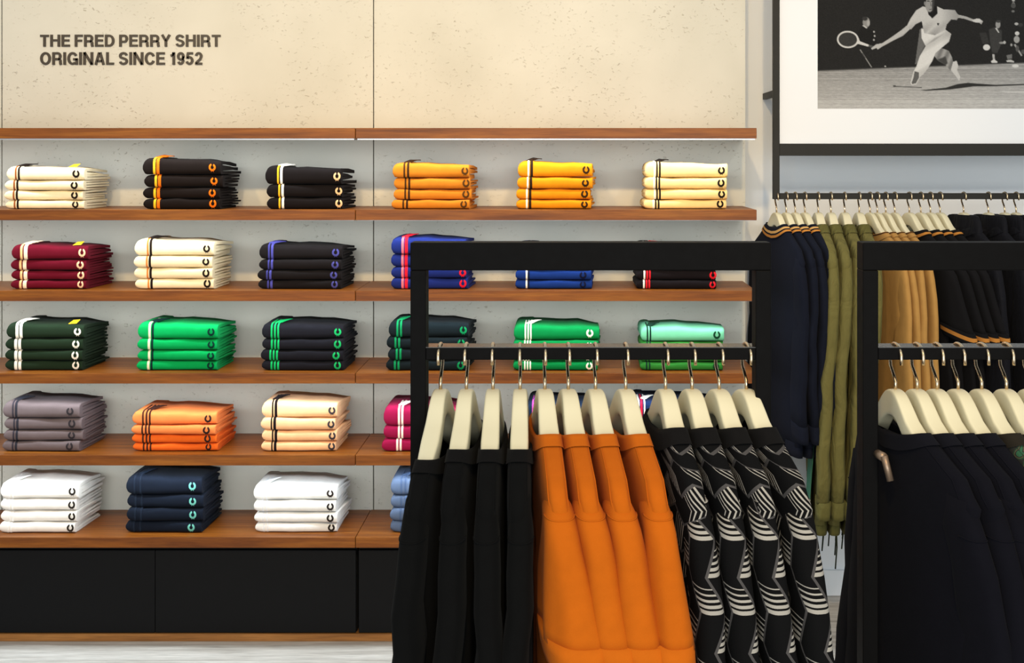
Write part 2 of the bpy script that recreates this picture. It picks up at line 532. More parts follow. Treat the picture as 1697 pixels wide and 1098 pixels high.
def stroke_mesh(strokes, w):
    vs, fs = [], []
    for st in strokes:
        p = [Vector((a, b_)) for a, b_ in st]
        closed = (p[0] - p[-1]).length < 1e-4
        m_ = len(p)
        b0 = len(vs)
        for i in range(m_):
            if closed:
                d0 = (p[i] - p[i - 1 if i > 0 else m_ - 2]).normalized(); d1 = (p[(i + 1) if i < m_ - 1 else 1] - p[i]).normalized()
            else:
                d0 = (p[i] - p[i - 1]).normalized() if i > 0 else (p[1] - p[0]).normalized()
                d1 = (p[i + 1] - p[i]).normalized() if i < m_ - 1 else d0
            t = (d0 + d1).normalized()
            nrm = Vector((-t.y, t.x))
            k = w / 2 / max(0.6, nrm.dot(Vector((-d1.y, d1.x))))
            horiz = abs(t.x)
            k *= 1 - 0.12 * horiz
            for q in (p[i] + nrm * k, p[i] - nrm * k):
                vs.append((q.x, q.y))
        for i in range(m_ - 1):
            a = b0 + 2 * i
            fs.append((a, a + 1, a + 3, a + 2))
    return vs, fs


def lettering(lines):
    root = empty('wall_lettering', P(67, 107, YW - 0.0005))
    tag(root, 'two lines of dark raised capital letters on the cream wall panel', 'lettering')
    T = 0.004
    for text, px0, px1, ptop, pbot in lines:
        X0 = (px0 - CX) * YW / F; X1 = (px1 - CX) * YW / F
        Z1 = CAMZ - (ptop - CY) * YW / F; Z0 = CAMZ - (pbot - CY) * YW / F
        wid = sum(GL[c][0] + 0.10 if c != ' ' else 0.26 for c in text) - 0.10
        sx = (X1 - X0) / wid
        sz = Z1 - Z0
        x = 0.0
        for c in text:
            if c == ' ':
                x += 0.26
                continue
            v2, f2 = stroke_mesh(GL[c][1], 0.205)
            n = len(v2)
            vs = [(X0 + (x + a) * sx - root.location.x, -T, Z0 + b_ * sz - root.location.z) for a, b_ in v2]
            vs += [(a, 0.0, c_) for a, b_, c_ in vs]
            ff = list(f2)
            for q in f2:
                for a, b_ in zip(q, q[1:] + q[:1]):
                    ff.append((b_, a, a + n, b_ + n))
            mesh('letter', vs, ff, M_LETTER, root)
            x += GL[c][0] + 0.10


lettering([('THE FRED PERRY SHIRT', 67, 366, 57.5, 77.5), ('ORIGINAL SINCE 1952', 67, 336, 86.5, 107.5)])


# ------------------------------------------------------------------ folded polo shirts
def wreath_shapes():
    """leaf outlines of an open laurel wreath in a unit frame (about 2 x 2)"""
    out = []
    for sgn in (-1, 1):
        for k in range(6):
            ph = math.radians(-78 + k * 26)
            for off, tw in ((0.0, 0.55),):
                cx_, cy_ = 0.70 * math.cos(ph), 0.76 * math.sin(ph) + 0.08
                ta = ph + math.pi / 2 - tw
                l, w = 0.34, 0.25
                pts = []
                for q in range(8):
                    a = 2 * math.pi * q / 8
                    u, v = l * math.cos(a), w * math.sin(a) * (1 - 0.25 * math.cos(a))
                    pts.append((sgn * (cx_ + u * math.cos(ta) - v * math.sin(ta)), cy_ + u * math.sin(ta) + v * math.cos(ta)))
                out.append(pts if sgn > 0 else pts[::-1])
        st = [(0.05, -0.72), (0.42, -1.12), (0.30, -1.16), (-0.03, -0.82)]
        out.append([(sgn * a, b_) for a, b_ in (st if sgn > 0 else st[::-1])])
    return out


WREATH = wreath_shapes()


def sstep(a, b_, x):
    t = max(0.0, min(1.0, (x - a) / (b_ - a)))
    return t * t * (3 - 2 * t)


def folded_shirt(W, D, h, body_mat, stripes, emblem_mat, emb_x, seed, top=False, tagcard=False, flare=1.0, label='', flip=False):
    """front fold lies along x (0..W) at y = 0; the open layers show on the right end"""
    rng = random.Random(seed)
    root = empty('folded_polo_shirt')
    tag(root, label, 'shirt', 'folded polo shirts on the wall shelves')
    cuffx = max([s[0] + s[1] for s in stripes]) if stripes else 0.045
    r = 0.015
    ph1, ph2, ph3 = [rng.uniform(0, 6.28) for _ in range(3)]
    amp = 0.0016

    def env(x):
        """left end closes in a soft fold"""
        s = max(0.0, min(1.0, x / 0.022))
        return math.sqrt(max(0.0, 1 - (1 - s) ** 2)) * 0.62 + 0.38

    def height(x, d):
        c = 1.0 + 0.07 * (1 - sstep(cuffx, cuffx + 0.003, x)) + 0.03 * math.exp(-((x - W * 0.46) / 0.012) ** 2)
        c += 0.02 * math.sin(x * 40 + ph1)
        if top:
            c += 0.10 * (1 - sstep(0.0, W, x)) + (0.06 * math.sin(d / D * 3.0) if d > 0 else 0)
        return h * c

    def place(x, d, q, extra=0.0):
        """q in -1..1 through the thickness; d is depth; returns local point"""
        H = height(x, d)
        e = env(x)
        z = h * 0.5 + q * (h * 0.5 + (H - h) * 0.5) * e
        if q > 0: z += (H - h) * 0.5 * e
        sag = 0.0012 * math.sin(x * 55 + ph2) * (1 if q > 0 else 0.2)
        yfront = 0.006 * (1 - sstep(0, 0.03, x)) + 0.0025 * math.sin(x * 22 + ph3) - extra
        return [x, d + yfront, max(0.0004, z + sag)]

    # profile around the comb-shaped section: list of (d, q, tongue index)
    NQ = 11
    prof = []
    nt = 4 if h > 0.028 else 3
    front = []
    for k in range(NQ):
        q = -1 + 2 * k / (NQ - 1)
        d = r * (1 - (1 - abs(q) ** 2.6) ** (1 / 2.6))
        front.append((d, q))
    prof.append((D, -1, 0)); prof.append((D * 0.5, -1, 0)); prof.append((D * 0.15, -1, 0))
    prof += [(d, q, -1) for d, q in front]
    prof.append((D * 0.15, 1, nt - 1)); prof.append((D * 0.5, 1, nt - 1)); prof.append((D, 1, nt - 1))
    for t in range(nt - 1, 0, -1):
        qa = -1 + 2 * t / nt + 0.10
        qb = -1 + 2 * t / nt - 0.10
        qm = (qa + qb) / 2
        prof += [(D, qa, t), (D * 0.5, qa - 0.02, t), (0.028, qm + 0.05, t), (0.026, qm, t), (0.028, qm - 0.05, t - 1), (D * 0.5, qb + 0.02, t - 1), (D, qb, t - 1)]
    ton_out = [rng.uniform(-0.006, 0.008) for _ in range(nt)]
    ton_lift = [rng.uniform(-0.002, 0.003) for _ in range(nt)]
    ton_short = [rng.uniform(0.0, 0.035) for _ in range(nt)]
    stations = [0, 0.004, 0.010, 0.018, 0.030, max(0.032, cuffx - 0.0005), cuffx + 0.003, W * 0.34, W * 0.43, W * 0.46, W * 0.49, W * 0.6, W * 0.75, W * 0.88, W * 0.96, W]
    stations = sorted(set(round(s, 5) for s in stations))
    rings = []
    for x in stations:
        ring = []
        rx = sstep(W * 0.7, W, x)
        for d, q, t in prof:
            p = place(x, d, q)
            if t >= 0:
                k = d / D
                p[0] += rx * k * ton_out[t] * flare + rx * k * 0.006
                p[2] += rx * k * ton_lift[t] * (1 if t > 0 else 0)
                if top and t >= nt - 2: p[2] -= rx * k * 0.010
                p[1] -= ton_short[t] * (k if k > 0.8 else 0)
                p[2] = max(0.0004, p[2])
            ring.append(tuple(p))
        rings.append(ring)
    v, f = loftdata(rings)
    o = mesh('shirt_body', v, f, body_mat, root, smooth=False)
    me = o.data
    n = len(prof)
    sm = []
    # smooth along the outer skin only
    for p in me.polygons:
        sm.append(len(p.vertices) == 4)
    me.polygons.foreach_set('use_smooth', sm)
    # stripes on the sleeve edge
    for (sx, sw, smat) in stripes:
        path = [(D * 0.45, 1), (D * 0.15, 1)] + [(d, q) for d, q in front[::-1]] + [(D * 0.15, -1)]
        vs, fs = [], []
        for d, q in path:
            for x in (sx, sx + sw * 0.15, sx + sw * 0.85, sx + sw):
                off = 0.0014 if x not in (sx, sx + sw) else 0.0
                p = place(x, d, q)
                nz_ = q ** 5 if abs(q) < 1 else (1 if q > 0 else -1)
                p[1] -= off * (1 - abs(nz_))
                p[2] += off * nz_ + (0.0 if q > -1 else 0)
                p[2] = max(0.0002, p[2])
                vs.append(tuple(p))
        m_ = len(path)
        for i in range(m_ - 1):
            for k in range(3):
                a = i * 4 + k
                fs.append((a, a + 4, a + 5, a + 1))
        mesh('cuff_stripe', vs, fs, smat, root, smooth=True)
    # emblem
    if emblem_mat is not None:
        R = min(0.0115, h * 0.40)
        vs, fs = [], []
        for pts in WREATH:
            b0 = len(vs)
            for a, b_ in pts:
                x = emb_x + a * R
                q = max(-0.97, min(0.97, (b_ * R) / (h * 0.5)))
                d = r * (1 - (1 - abs(q) ** 2.6) ** (1 / 2.6))
                p = place(x, d, q)
                p[1] -= 0.0018
                vs.append(tuple(p))
            fs.append(tuple(range(b0, b0 + len(pts))))
        mesh('laurel_emblem', vs, fs, emblem_mat, root)
    if top and stripes:
        # turned-up sleeve edge lying on the top shirt
        sx, sw, smat = stripes[-1]
        vs, fs = [], []
        K = 7
        for i in range(K):
            t = i / (K - 1)
            d = 0.03 + 0.05 * t
            for j in range(3):
                x = sx - 0.012 + (j / 2.0) * 0.016 + 0.030 * t
                b0 = place(max(0.02, x), d, 1)
                vs.append((b0[0], b0[1], b0[2] + 0.002 + 0.007 * math.sin(t * 1.9)))
        for i in range(K):
            for j in range(3):
                a = vs[i * 3 + j]
                vs.append((a[0], a[1], a[2] - 0.0025))
        n0 = K * 3
        for i in range(K - 1):
            for j in range(2):
                a = i * 3 + j
                fs.append((a, a + 1, a + 4, a + 3))
                fs.append((n0 + a, n0 + a + 3, n0 + a + 4, n0 + a + 1))
            fs.append((i * 3, i * 3 + 3, n0 + i * 3 + 3, n0 + i * 3))
            fs.append((i * 3 + 2, n0 + i * 3 + 2, n0 + i * 3 + 5, i * 3 + 5))
        fs.append((0, n0, n0 + 1, 1)); fs.append((1, n0 + 1, n0 + 2, 2))
        e = (K - 1) * 3
        fs.append((e, e + 1, n0 + e + 1, n0 + e)); fs.append((e + 1, e + 2, n0 + e + 2, n0 + e + 1))
        mesh('turned_cuff', vs, fs, smat, root, smooth=True)
    if tagcard:
        b0 = place(W * 0.84, 0.02, 1)
        vs = []
        for i, (dx, dy, dz) in enumerate([(-0.014, -0.004, 0.0), (0.010, -0.002, 0.001), (0.014, 0.022, 0.010), (-0.008, 0.026, 0.008)]):
            vs.append((b0[0] + dx, b0[1] + dy, b0[2] + 0.002 + dz))
        vs += [(a, b_, c - 0.001) for a, b_, c in vs]
        mesh('price_tag', vs, [(0, 1, 2, 3), (7, 6, 5, 4), (0, 4, 5, 1), (1, 5, 6, 2), (2, 6, 7, 3), (3, 7, 4, 0)], M_YELLOW, root)
    return root


BLK = (20, 18, 18)
CREAM = (238, 222, 184)
c_orange = (228, 110, 20); c_yel = (240, 180, 40); c_white = (238, 232, 220); c_dk = (34, 26, 22)
# row, column, left px, right px, top px, count, body colour, [(stripe px, width px, colour)], emblem colour, emblem px, words
ST = [
    (0, 0, 7, 137, 277, 4, CREAM, [(22, 3, (150, 84, 40)), (27, 3.5, c_dk)], c_dk, 124, 'cream', 'dark', 'tag'),
    (0, 1, 237, 366, 264, 4, (26, 20, 18), [(255, 4, c_yel), (260.5, 5, c_orange)], c_orange, 353, 'black', 'orange', ''),
    (0, 2, 440, 566, 278, 3, (24, 20, 20), [(460, 3, c_yel), (465, 4, c_white)], (236, 190, 140), 560, 'black', 'white and yellow', ''),
    (0, 3, 651, 779, 271, 4, (196, 118, 34), [(669, 3, (70, 44, 20)), (675, 3.5, (54, 34, 20))], (84, 54, 24), 771, 'tan', 'brown', ''),
    (0, 4, 857, 981, 269, 4, (214, 134, 22), [(873, 3, c_white), (877.5, 4.5, (46, 30, 18))], (54, 36, 20), 970, 'mustard', 'black and white', ''),
    (0, 5, 1070, 1206, 270, 4, (240, 208, 140), [(1084, 3, c_white), (1088, 2.5, c_dk), (1092.5, 3, c_dk)], c_dk, 1196, 'pale yellow', 'black', ''),
    (1, 0, 17, 144, 407, 4, (96, 16, 32), [(32, 4, (232, 190, 130)), (38, 6, (238, 220, 190))], (236, 200, 160), 134, 'burgundy', 'cream', 'tag'),
    (1, 1, 223, 353, 399, 4, CREAM, [(244, 3, (214, 130, 60)), (248.5, 4, c_dk)], c_dk, 343, 'cream', 'black and orange', ''),
    (1, 2, 428, 566, 407, 4, (26, 23, 24), [(443, 3, (62, 62, 130)), (448, 4, (72, 72, 150))], (72, 72, 140), 555, 'black', 'violet-blue', ''),
    (1, 3, 647, 772, 395, 4, (28, 40, 104), [(664, 4, (232, 110, 120)), (669.5, 5, (214, 30, 48))], (214, 30, 48), 766, 'blue', 'red', ''),
    (1, 4, 854, 980, 407, 4, (24, 50, 116), [(871, 3, c_white), (875, 2, (16, 20, 34))], (18, 22, 48), 966, 'blue', 'white', ''),
    (1, 5, 1057, 1189, 407, 4, (24, 20, 22), [(1068, 3, c_white), (1072.5, 3, (206, 34, 44)), (1077, 3, (206, 34, 44))], (206, 30, 42), 1183, 'black', 'red and white', ''),
    (2, 0, 9, 138, 537, 4, (30, 44, 30), [(25, 5, c_white), (31.5, 5, c_white)], c_white, 127, 'dark green', 'white', 'tag'),
    (2, 1, 228, 360, 537, 4, (8, 152, 78), [(246, 4, (226, 220, 190)), (251.5, 3.5, (14, 40, 40))], (10, 50, 44), 351, 'bright green', 'black and white', ''),
    (2, 2, 433, 570, 538, 4, (26, 26, 32), [(448, 3.2, (20, 170, 92)), (453.5, 3.2, (20, 170, 92)), (459, 3.2, (20, 170, 92))], (30, 170, 96), 559, 'black', 'green', ''),
    (2, 3, 642, 775, 534, 4, (20, 28, 32), [(655, 3.5, (18, 130, 78)), (661, 3.5, (18, 130, 78))], (18, 130, 78), 766, 'blackish teal', 'green', ''),
    (2, 4, 850, 990, 540, 4, (10, 122, 62), [(868, 2.5, c_white), (872.5, 2.5, c_white), (877, 2.5, c_white)], c_white, 976, 'emerald green', 'white', ''),
    (2, 5, 1061, 1197, 543, 4, (46, 120, 48), [(1070, 2.5, (20, 50, 40)), (1075, 2.5, (20, 50, 40))], (20, 60, 40), 1186, 'leaf green', 'dark green', ''),
    (3, 0, 4, 134, 668, 4, (104, 92, 94), [(20, 3, (56, 52, 60)), (25, 4, (46, 46, 54))], (50, 46, 50), 117, 'mauve grey', 'charcoal', ''),
    (3, 1, 218, 358, 683, 4, (236, 132, 72), [(235, 3, (70, 40, 30)), (241, 3, (60, 34, 28)), (246.5, 3, (60, 34, 28))], (50, 36, 34), 344, 'coral orange', 'dark brown', ''),
    (3, 2, 432, 557, 667, 4, (242, 194, 148), [(449, 2.5, c_dk), (453.5, 4.5, (30, 24, 26))], (66, 60, 66), 549, 'peach', 'black', ''),
    (3, 3, 634, 762, 676, 3, (146, 24, 68), [(658, 3.5, c_white), (663.5, 3.5, c_white)], c_white, 752, 'magenta', 'white', ''),
    (3, 4, 873, 1000, 668, 4, (22, 36, 58), [(882, 3, (180, 70, 150)), (887, 2.5, (120, 60, 150))], (180, 70, 150), 990, 'navy', 'pink', ''),
    (3, 5, 1052, 1182, 666, 4, (24, 40, 78), [(1058, 3, c_white), (1062.5, 3.5, (206, 30, 60)), (1068, 2.5, c_white)], (206, 30, 60), 1172, 'navy', 'red and white', ''),
    (4, 0, 0, 128, 801, 4, (236, 232, 226), [(14, 2.5, (236, 234, 230)), (19, 2.5, (236, 234, 230))], (44, 38, 34), 119, 'white', 'white', ''),
    (4, 1, 209, 336, 791, 4, (22, 28, 40), [(222, 3, (28, 36, 50)), (232, 3, (28, 36, 50))], (110, 190, 180), 319, 'dark navy', 'navy', ''),
    (4, 2, 420, 557, 805, 4, (232, 232, 230), [(434, 2.5, (226, 228, 232)), (440, 2.5, (226, 228, 232))], (44, 38, 36), 547, 'white', 'pale grey', ''),
    (4, 3, 648, 782, 794, 4, (84, 100, 128), [(664, 3, (70, 88, 120)), (671, 3, (70, 88, 120))], (40, 46, 60), 770, 'slate blue', 'blue', ''),
]
ORD4 = ['topmost', 'second from top', 'third from top', 'bottom']
ORD3 = ['topmost', 'middle', 'bottom']
COLW = ['leftmost', 'second', 'third', 'fourth', 'fifth', 'rightmost']
ROWW = ['top', 'second', 'third', 'fourth', 'lowest']
YS = YF + 0.05
for (row, colm, xl, xr, yt, n, body, strp, emb, embx, wa, wtrim, ex) in ST:
    zs = SHELF_Z[row + 1]
    sc = YS / F
    ztop = CAMZ - (yt - CY) * sc
    total = ztop - zs - 0.002
    rng = random.Random(row * 31 + colm * 7)
    wts = [1.0 + 0.10 * k + rng.uniform(-0.04, 0.04) for k in range(n)]   # bottom ... top
    wts[-1] *= 1.10
    sm = sum(wts)
    z = zs + 0.0005
    flare = 1.0
    for k in range(n):
        h = total * wts[k] / sm
        jx = rng.uniform(-1.6, 1.6) + (k - n / 2) * rng.uniform(-0.6, 1.0)
        col = body
        if row == 2 and colm == 5 and k == n - 1: col = (110, 190, 150)
        if row == 3 and colm == 1 and k < 2: col = (224, 100, 34)
        W = (xr - xl + rng.uniform(-2, 2)) * sc
        pos = (ORD4 if n == 4 else ORD3)[n - 1 - k]
        word = 'mint green' if (row == 2 and colm == 5 and k == n - 1) else wa
        lab = '%s %s folded polo, %s trim, %s stack of %s row' % (pos, word, wtrim, COLW[colm], ROWW[row])
        s = folded_shirt(W, 0.235 + rng.uniform(-0.008, 0.008), h * 0.96, fabric(col),
                         [((p - xl) * sc + rng.uniform(-0.002, 0.002) * 0, w * sc, fabric(c, rough=0.8)) for p, w, c in strp],
                         fabric(emb, rough=0.7), (embx - xl) * sc, row * 100 + colm * 10 + k,
                         top=(k == n - 1), tagcard=(ex == 'tag' and k == n - 1), label=lab)
        s.location = ((xl + jx - CX) * sc, YS + rng.uniform(-0.003, 0.004), z)
        s.rotation_euler = (0, 0, math.radians(rng.uniform(-0.8, 0.8)))
        z += h


# ------------------------------------------------------------------ hangers
ZT = [(0, 0), (.010, -.0008), (.020, -.0045), (.03, -.011), (.04, -.020), (.06, -.040), (.1, -.066), (.16, -.098), (.19, -.114)]
ZBT = [(0, -.041), (.015, -.043), (.03, -.051), (.045, -.064), (.07, -.084), (.1, -.102), (.16, -.124), (.19, -.134)]
HW = [(0, .0125), (.03, .0135), (.06, .0150), (.1, .0160), (.14, .0135), (.17, .0115), (.19, .009)]


def hanger_meshes(bend=0.0):
    """body and hook as shared meshes; origin at the top of the wooden body; near arm points to -y"""
    us = [-.19, -.186, -.17, -.15, -.12, -.095, -.075, -.06, -.047, -.036, -.027, -.02, -.013, -.007, 0, .007, .013, .02, .027, .036, .047, .06, .075, .095, .12, .15, .17, .186, .19]
    rings = []
    for u in us:
        a = abs(u)
        zt, zb, hw = interp(ZT, a), interp(ZBT, a), interp(HW, a)
        if a > 0.188: zt -= .006; zb += .006; hw *= .6
        ring = []
        for k in range(28):
            an = 2 * math.pi * k / 28
            c, s = math.cos(an), math.sin(an)
            e = 0.3
            ring.append((hw * math.copysign(abs(c) ** e, c) + bend * (u / 0.225) ** 2, -u, (zt + zb) / 2 + (zt - zb) / 2 * math.copysign(abs(s) ** e, s)))
        rings.append(ring)
    v, f = loftdata(rings)
    me = bpy.data.meshes.new('hanger_body'); me.from_pydata(v, [], f); me.materials.append(M_IVORY)
    me.polygons.foreach_set('use_smooth', [True] * len(me.polygons))
    return me


HANGER_ME = hanger_meshes()
HANGER_BENT = hanger_meshes(0.035)


def hook_mesh(zbar, rad):
    """zbar: height of the inside top of the hook above the wooden body; rad: inner half-width"""
    wr = 0.0027
    R = rad + wr
    ztop = zbar + wr
    pts = [(0, 0, -0.004), (0, 0, 0.012)]
    zc = ztop - R * 0.62
    # shank leans back, rises behind the bar, over it and down in front
    pts += [(0, R * 0.35, 0.022), (0, R * 0.85, 0.034)]
    for k in range(0, 11):
        a = math.radians(-10 + k * 20)
        pts.append((0, R * math.cos(a), zc + R * 0.62 * math.sin(a)))
    pts.append((0, -R * 1.0, zc - 0.012))
    v, f = tubedata(pts, wr, 8)
    me = bpy.data.meshes.new('hanger_hook'); me.from_pydata(v, [], f); me.materials.append(M_CHROME)
    me.polygons.foreach_set('use_smooth', [True] * len(me.polygons))
    return me


def hanger(loc, yaw, hook_me, label, group, slim=1.0, me=None):
    h = empty('clothes_hanger', loc, yaw)
    tag(h, label, 'hanger', group)
    hb_ = link(bpy.data.objects.new('hanger_body', me or HANGER_ME), h)
    hb_.scale = (slim, 1, 1)
    k = bpy.data.objects.new('hanger_hook', hook_me)
    k.rotation_euler = (0, 0, -yaw * 0.5)
    link(k, h)
    return h


# ------------------------------------------------------------------ hanging garments
def ringpts(cu, cw, z, hu, hw, n=40, e=0.55, tiltz=0.0, fold=0.0, fk=5, fp=0.0):
    pts = []
    for k in range(n):
        an = 2 * math.pi * k / n
        c, s = math.cos(an), math.sin(an)
        w = hw * math.copysign(abs(c) ** e, c)
        u = hu * math.copysign(abs(s) ** e, s)
        if fold: w += fold * math.sin(u * fk * 10 + fp) * abs(c) ** 0.3
        pts.append((cw + w, -(cu + u), z + tiltz * u))
    return pts


def loft_uv(rings):
    """metres around / along"""
    n = len(rings[0])
    uvs = []
    t = 0.0
    for i, r in enumerate(rings):
        if i > 0:
            t += max((Vector(r[k]) - Vector(rings[i - 1][k])).length for k in range(0, n, 4))
        s = 0.0
        for k in range(n):
            if k > 0: s += (Vector(r[k]) - Vector(r[k - 1])).length
            uvs.append((s, -t))
    return uvs


def garment(name, loc, yaw, mats, label, cat, group, neck=0.068, hw=0.0205, length=0.66, sl=0.22, sl_flare=0.06,
            sl_w=0.05, sl_hw=0.022, cuff=0.045, swing=0.0, collar_h=0.026, collar_stripes=None, cuff_band=None,
            fold=0.004, seed=0, hem=True, hood=False, cords=0, seam=True, far_flare=0.0, bend=0.0, shoulder=0.225, sh_drop=0.150):
    rng = random.Random(seed)
    g = empty(name, loc, yaw)
    tag(g, label, cat, group)
    mb = mats['body']; mrib = mats.get('rib', mb); msl = mats.get('sleeve', mb)
    zsh = -sh_drop
    lift = 0.007
    fp = rng.uniform(0, 6)

    def cw_at(z):
        return 0.0

    def TW(rs):
        return [[(p[0] + swing * max(0.0, (zsh + 0.03) - p[2]) / 0.4 * (-p[1] / 0.25) + bend * (p[1] / 0.225) ** 2, p[1], p[2]) for p in r] for r in rs]

    # torso
    rings = []
    rings_u = [0.0]
    for u in (neck - 0.002, neck + 0.012, neck + 0.03, 0.14, 0.165, 0.19):
        if u < rings_u[-1] + 0.008: continue
        rings_u.append(u)
        z = interp(ZT, u) + lift
        rings.append(ringpts(0, 0, z, u + 0.006, hw * (0.92 + 0.5 * max(0, u - 0.1)), e=0.5))
    rings.append(ringpts(0, 0, -0.130, 0.211, hw, e=0.5))
    rings.append(ringpts(0, cw_at(zsh), zsh + 0.006, shoulder * 0.99, hw, e=0.5))
    zs_ = [zsh - 0.02, zsh - 0.06, zsh - 0.11]
    for i, z in enumerate(zs_):
        rings.append(ringpts(0, cw_at(z), z, (0.215, 0.205, 0.195)[i], hw * 1.0, fold=fold * 0.4 * i, fp=fp))
    zb = -length
    m = 9
    for i in range(1, m + 1):
        t = i / m
        z = zs_[-1] + (zb - zs_[-1]) * t
        rings.append(ringpts(0, cw_at(z), z, 0.195 + 0.015 * t + 0.006 * math.sin(5 * t + fp), hw * (1.0 + 0.05 * math.sin(7 * t)), fold=fold, fk=5 + 0.6 * t, fp=fp))
    # the neck opening: first ring sinks below the collar on both sides
    rings[0] = [(p[0], p[1], p[2] - 0.022 * (1 - min(1.0, abs(p[1]) / neck) ** 2)) for p in rings[0]]
    rings = TW(rings)
    v, f = loftdata(rings, False)
    mesh('torso', v, f, mb, g, smooth=True, uvs=loft_uv(rings))
    if seam:
        for kk in (7, 13):
            pts = []
            for r_ in rings[1:len(rings_u) + 1]:
                p = r_[kk]
                pts.append((p[0] * 1.012, p[1] * 1.002, p[2] + 0.0006))
            tube('ridge_seam', pts, 0.0009, mb, g, 6)
    if hem:
        hr = [ringpts(0, cw_at(zb + 0.05 - k * 0.02), zb + 0.012 - k * 0.022, 0.205 - 0.003 * abs(k - 1), hw * 1.0 + 0.002 - 0.001 * abs(k - 1)) for k in range(3)]
        v, f = loftdata(TW(hr))
        mesh('hem_band', v, f, mrib, g, smooth=True)
    # sleeves: near and far
    for sgn in (1, -1):
        rings = []
        K = 10
        cpath = []
        for i in range(K + 1):
            t = i / K
            z = zsh + 0.020 - (sl + 0.02) * t
            outer = shoulder + 0.004 + (0.012 * math.sin(min(1, t * 2.2) * math.pi / 2) + (sl_flare if sgn > 0 else far_flare) * t ** 1.05)
            width = (0.035 + (sl_w - 0.035) * min(1, t * 1.6)) * 2
            if sl > 0.35: width *= (1 - 0.18 * t)
            if i == 0: outer = shoulder - 0.012; width = 0.05
            if i == 1: outer = shoulder + 0.003
            cu = outer - width / 2
            hwi = hw * 0.96 + (sl_hw - hw) * t
            hwi *= 1.03
            if i == 0: hwi *= 0.7
            wob = 0.004 * math.sin(6 * t + fp) if sl > 0.3 else 0.0
            r_ = ringpts(sgn * cu, cw_at(z) + wob, z, width / 2, hwi, n=36, e=0.7, tiltz=-0.18 * sgn, fold=fold * 0.6 * t, fk=8, fp=fp + 1)
            rings.append(r_)
            cpath.append((cu, width / 2, hwi, z, wob))
        # elbow creases
        if sl > 0.3:
            for i in range(3, K):
                w_ = 0.0035 * math.sin(i * 2.1 + fp)
                rings[i] = [(p[0] * 1.0 + w_, p[1] + w_ * 0.8, p[2]) for p in rings[i]]
        rings = TW(rings)
        v, f = loftdata(rings)
        so = mesh('sleeve', v, f, msl, g, smooth=True, uvs=loft_uv(rings))
        if cuff:
            cu, hu, hwi, z, wob = cpath[-1]
            mcuff = mrib
            cr = []
            for k in range(4):
                zz = z + 0.006 - (cuff + 0.006) * k / 3
                s_ = (1.03, 1.05, 1.04, 1.0)[k]
                cr.append(ringpts(sgn * (cu + 0.003 * k), cw_at(zz) + wob, zz, hu * s_, hwi * s_ + 0.001, n=36, e=0.7, tiltz=-0.18 * sgn))
            cr = TW(cr)
            v, f = loftdata(cr)
            mesh('cuff', v, f, mcuff, so, smooth=True, uvs=loft_uv(cr))
            if cuff_band:
                cr2 = [ringpts(sgn * (cu + 0.003), cw_at(z) + wob, z - 0.004 - k * 0.012, hu * 1.05 + 0.0018, hwi * 1.05 + 0.0022, n=36, e=0.7, tiltz=-0.18 * sgn) for k in range(2)]
                v, f = loftdata(TW(cr2), False, False)
                mesh('cuff_band', v, f, cuff_band, so, smooth=True)
        if seam:
            # raised seam where sleeve meets shoulder
            pts = [p for p in rings[1]]
            cyy = sum(p[1] for p in pts) / len(pts); cxx = sum(p[0] for p in pts) / len(pts)
            pts = sorted([p for p in pts if -sgn * (p[1] - cyy) > 0.004], key=lambda p: p[0])
            pts = [(cxx + (p[0] - cxx) * 1.01, cyy + (p[1] - cyy) * 1.015, p[2]) for p in pts]
            tube('shoulder_seam', pts, 0.0011, msl, g, 6)
    # collar
    cz = interp(ZT, neck) + lift
    crs = []
    for k in range(5):
        t = k / 4
        hu = neck + 0.007 + collar_h * 0.95 * (1 - t)
        # the collar ring dips towards both shoulders with the neck line
        r_ = []
        for q in range(40):
            an = 2 * math.pi * q / 40
            c, s = math.cos(an), math.sin(an)
            w = (hw + 0.0028 - 0.0022 * t) * math.copysign(abs(c) ** 0.55, c)
            u = hu * math.copysign(abs(s) ** 0.55, s)
            zend = interp(ZT, hu - 0.008) + lift + 0.003
            zside = cz - 0.010 - collar_h * (1 - t)
            k_ = (abs(u) / hu) ** 2
            zz = zend * k_ + zside * (1 - k_)
            r_.append((w, -u, zz))
        crs.append(r_)
    crs = TW(crs)
    inner = []
    for k in (4, 2, 0):
        inner.append([(p[0] * 0.80, p[1] * 0.94, p[2] - 0.001) for p in crs[k]])
    v, f = loftdata(crs + inner, False, False)
    co = mesh('collar', v, f, mrib, g, smooth=True)
    if collar_stripes:
        for k, (a, wd, mt) in enumerate(collar_stripes):
            rr = []
            for t in (a, a + wd):
                i = min(3, int(t * 4)); ft = t * 4 - i
                rr.append([tuple(p0[j] * (1 - ft) + p1[j] * ft for j in range(3)) for p0, p1 in zip(crs[i], crs[i + 1])])
            rr = [[(p[0] * 1.05 + math.copysign(0.0006, p[0]), p[1] * 1.02, p[2]) for p in r_] for r_ in rr]
            v, f = loftdata(rr, False, False)
            mesh('collar_stripe', v, f, mt, co, smooth=True)
    if hood:
        rings = []
        for k in range(9):
            t = k / 8
            an = math.pi * t
            z = cz - 0.03 + 0.085 * math.sin(an * 0.5 + 0.0) - 0.02 * t
            hu = (neck + 0.035) * math.sqrt(max(0.02, 1 - (t * 0.98) ** 2.6))
            rings.append(ringpts(0.0, 0.0, z, hu, hw * 1.08 * (1 - 0.25 * t), n=28, e=0.75, tiltz=0.0, fold=0.003, fk=7, fp=fp))
        v, f = loftdata(TW(rings))
        mesh('hood', v, f, mb, g, smooth=True)
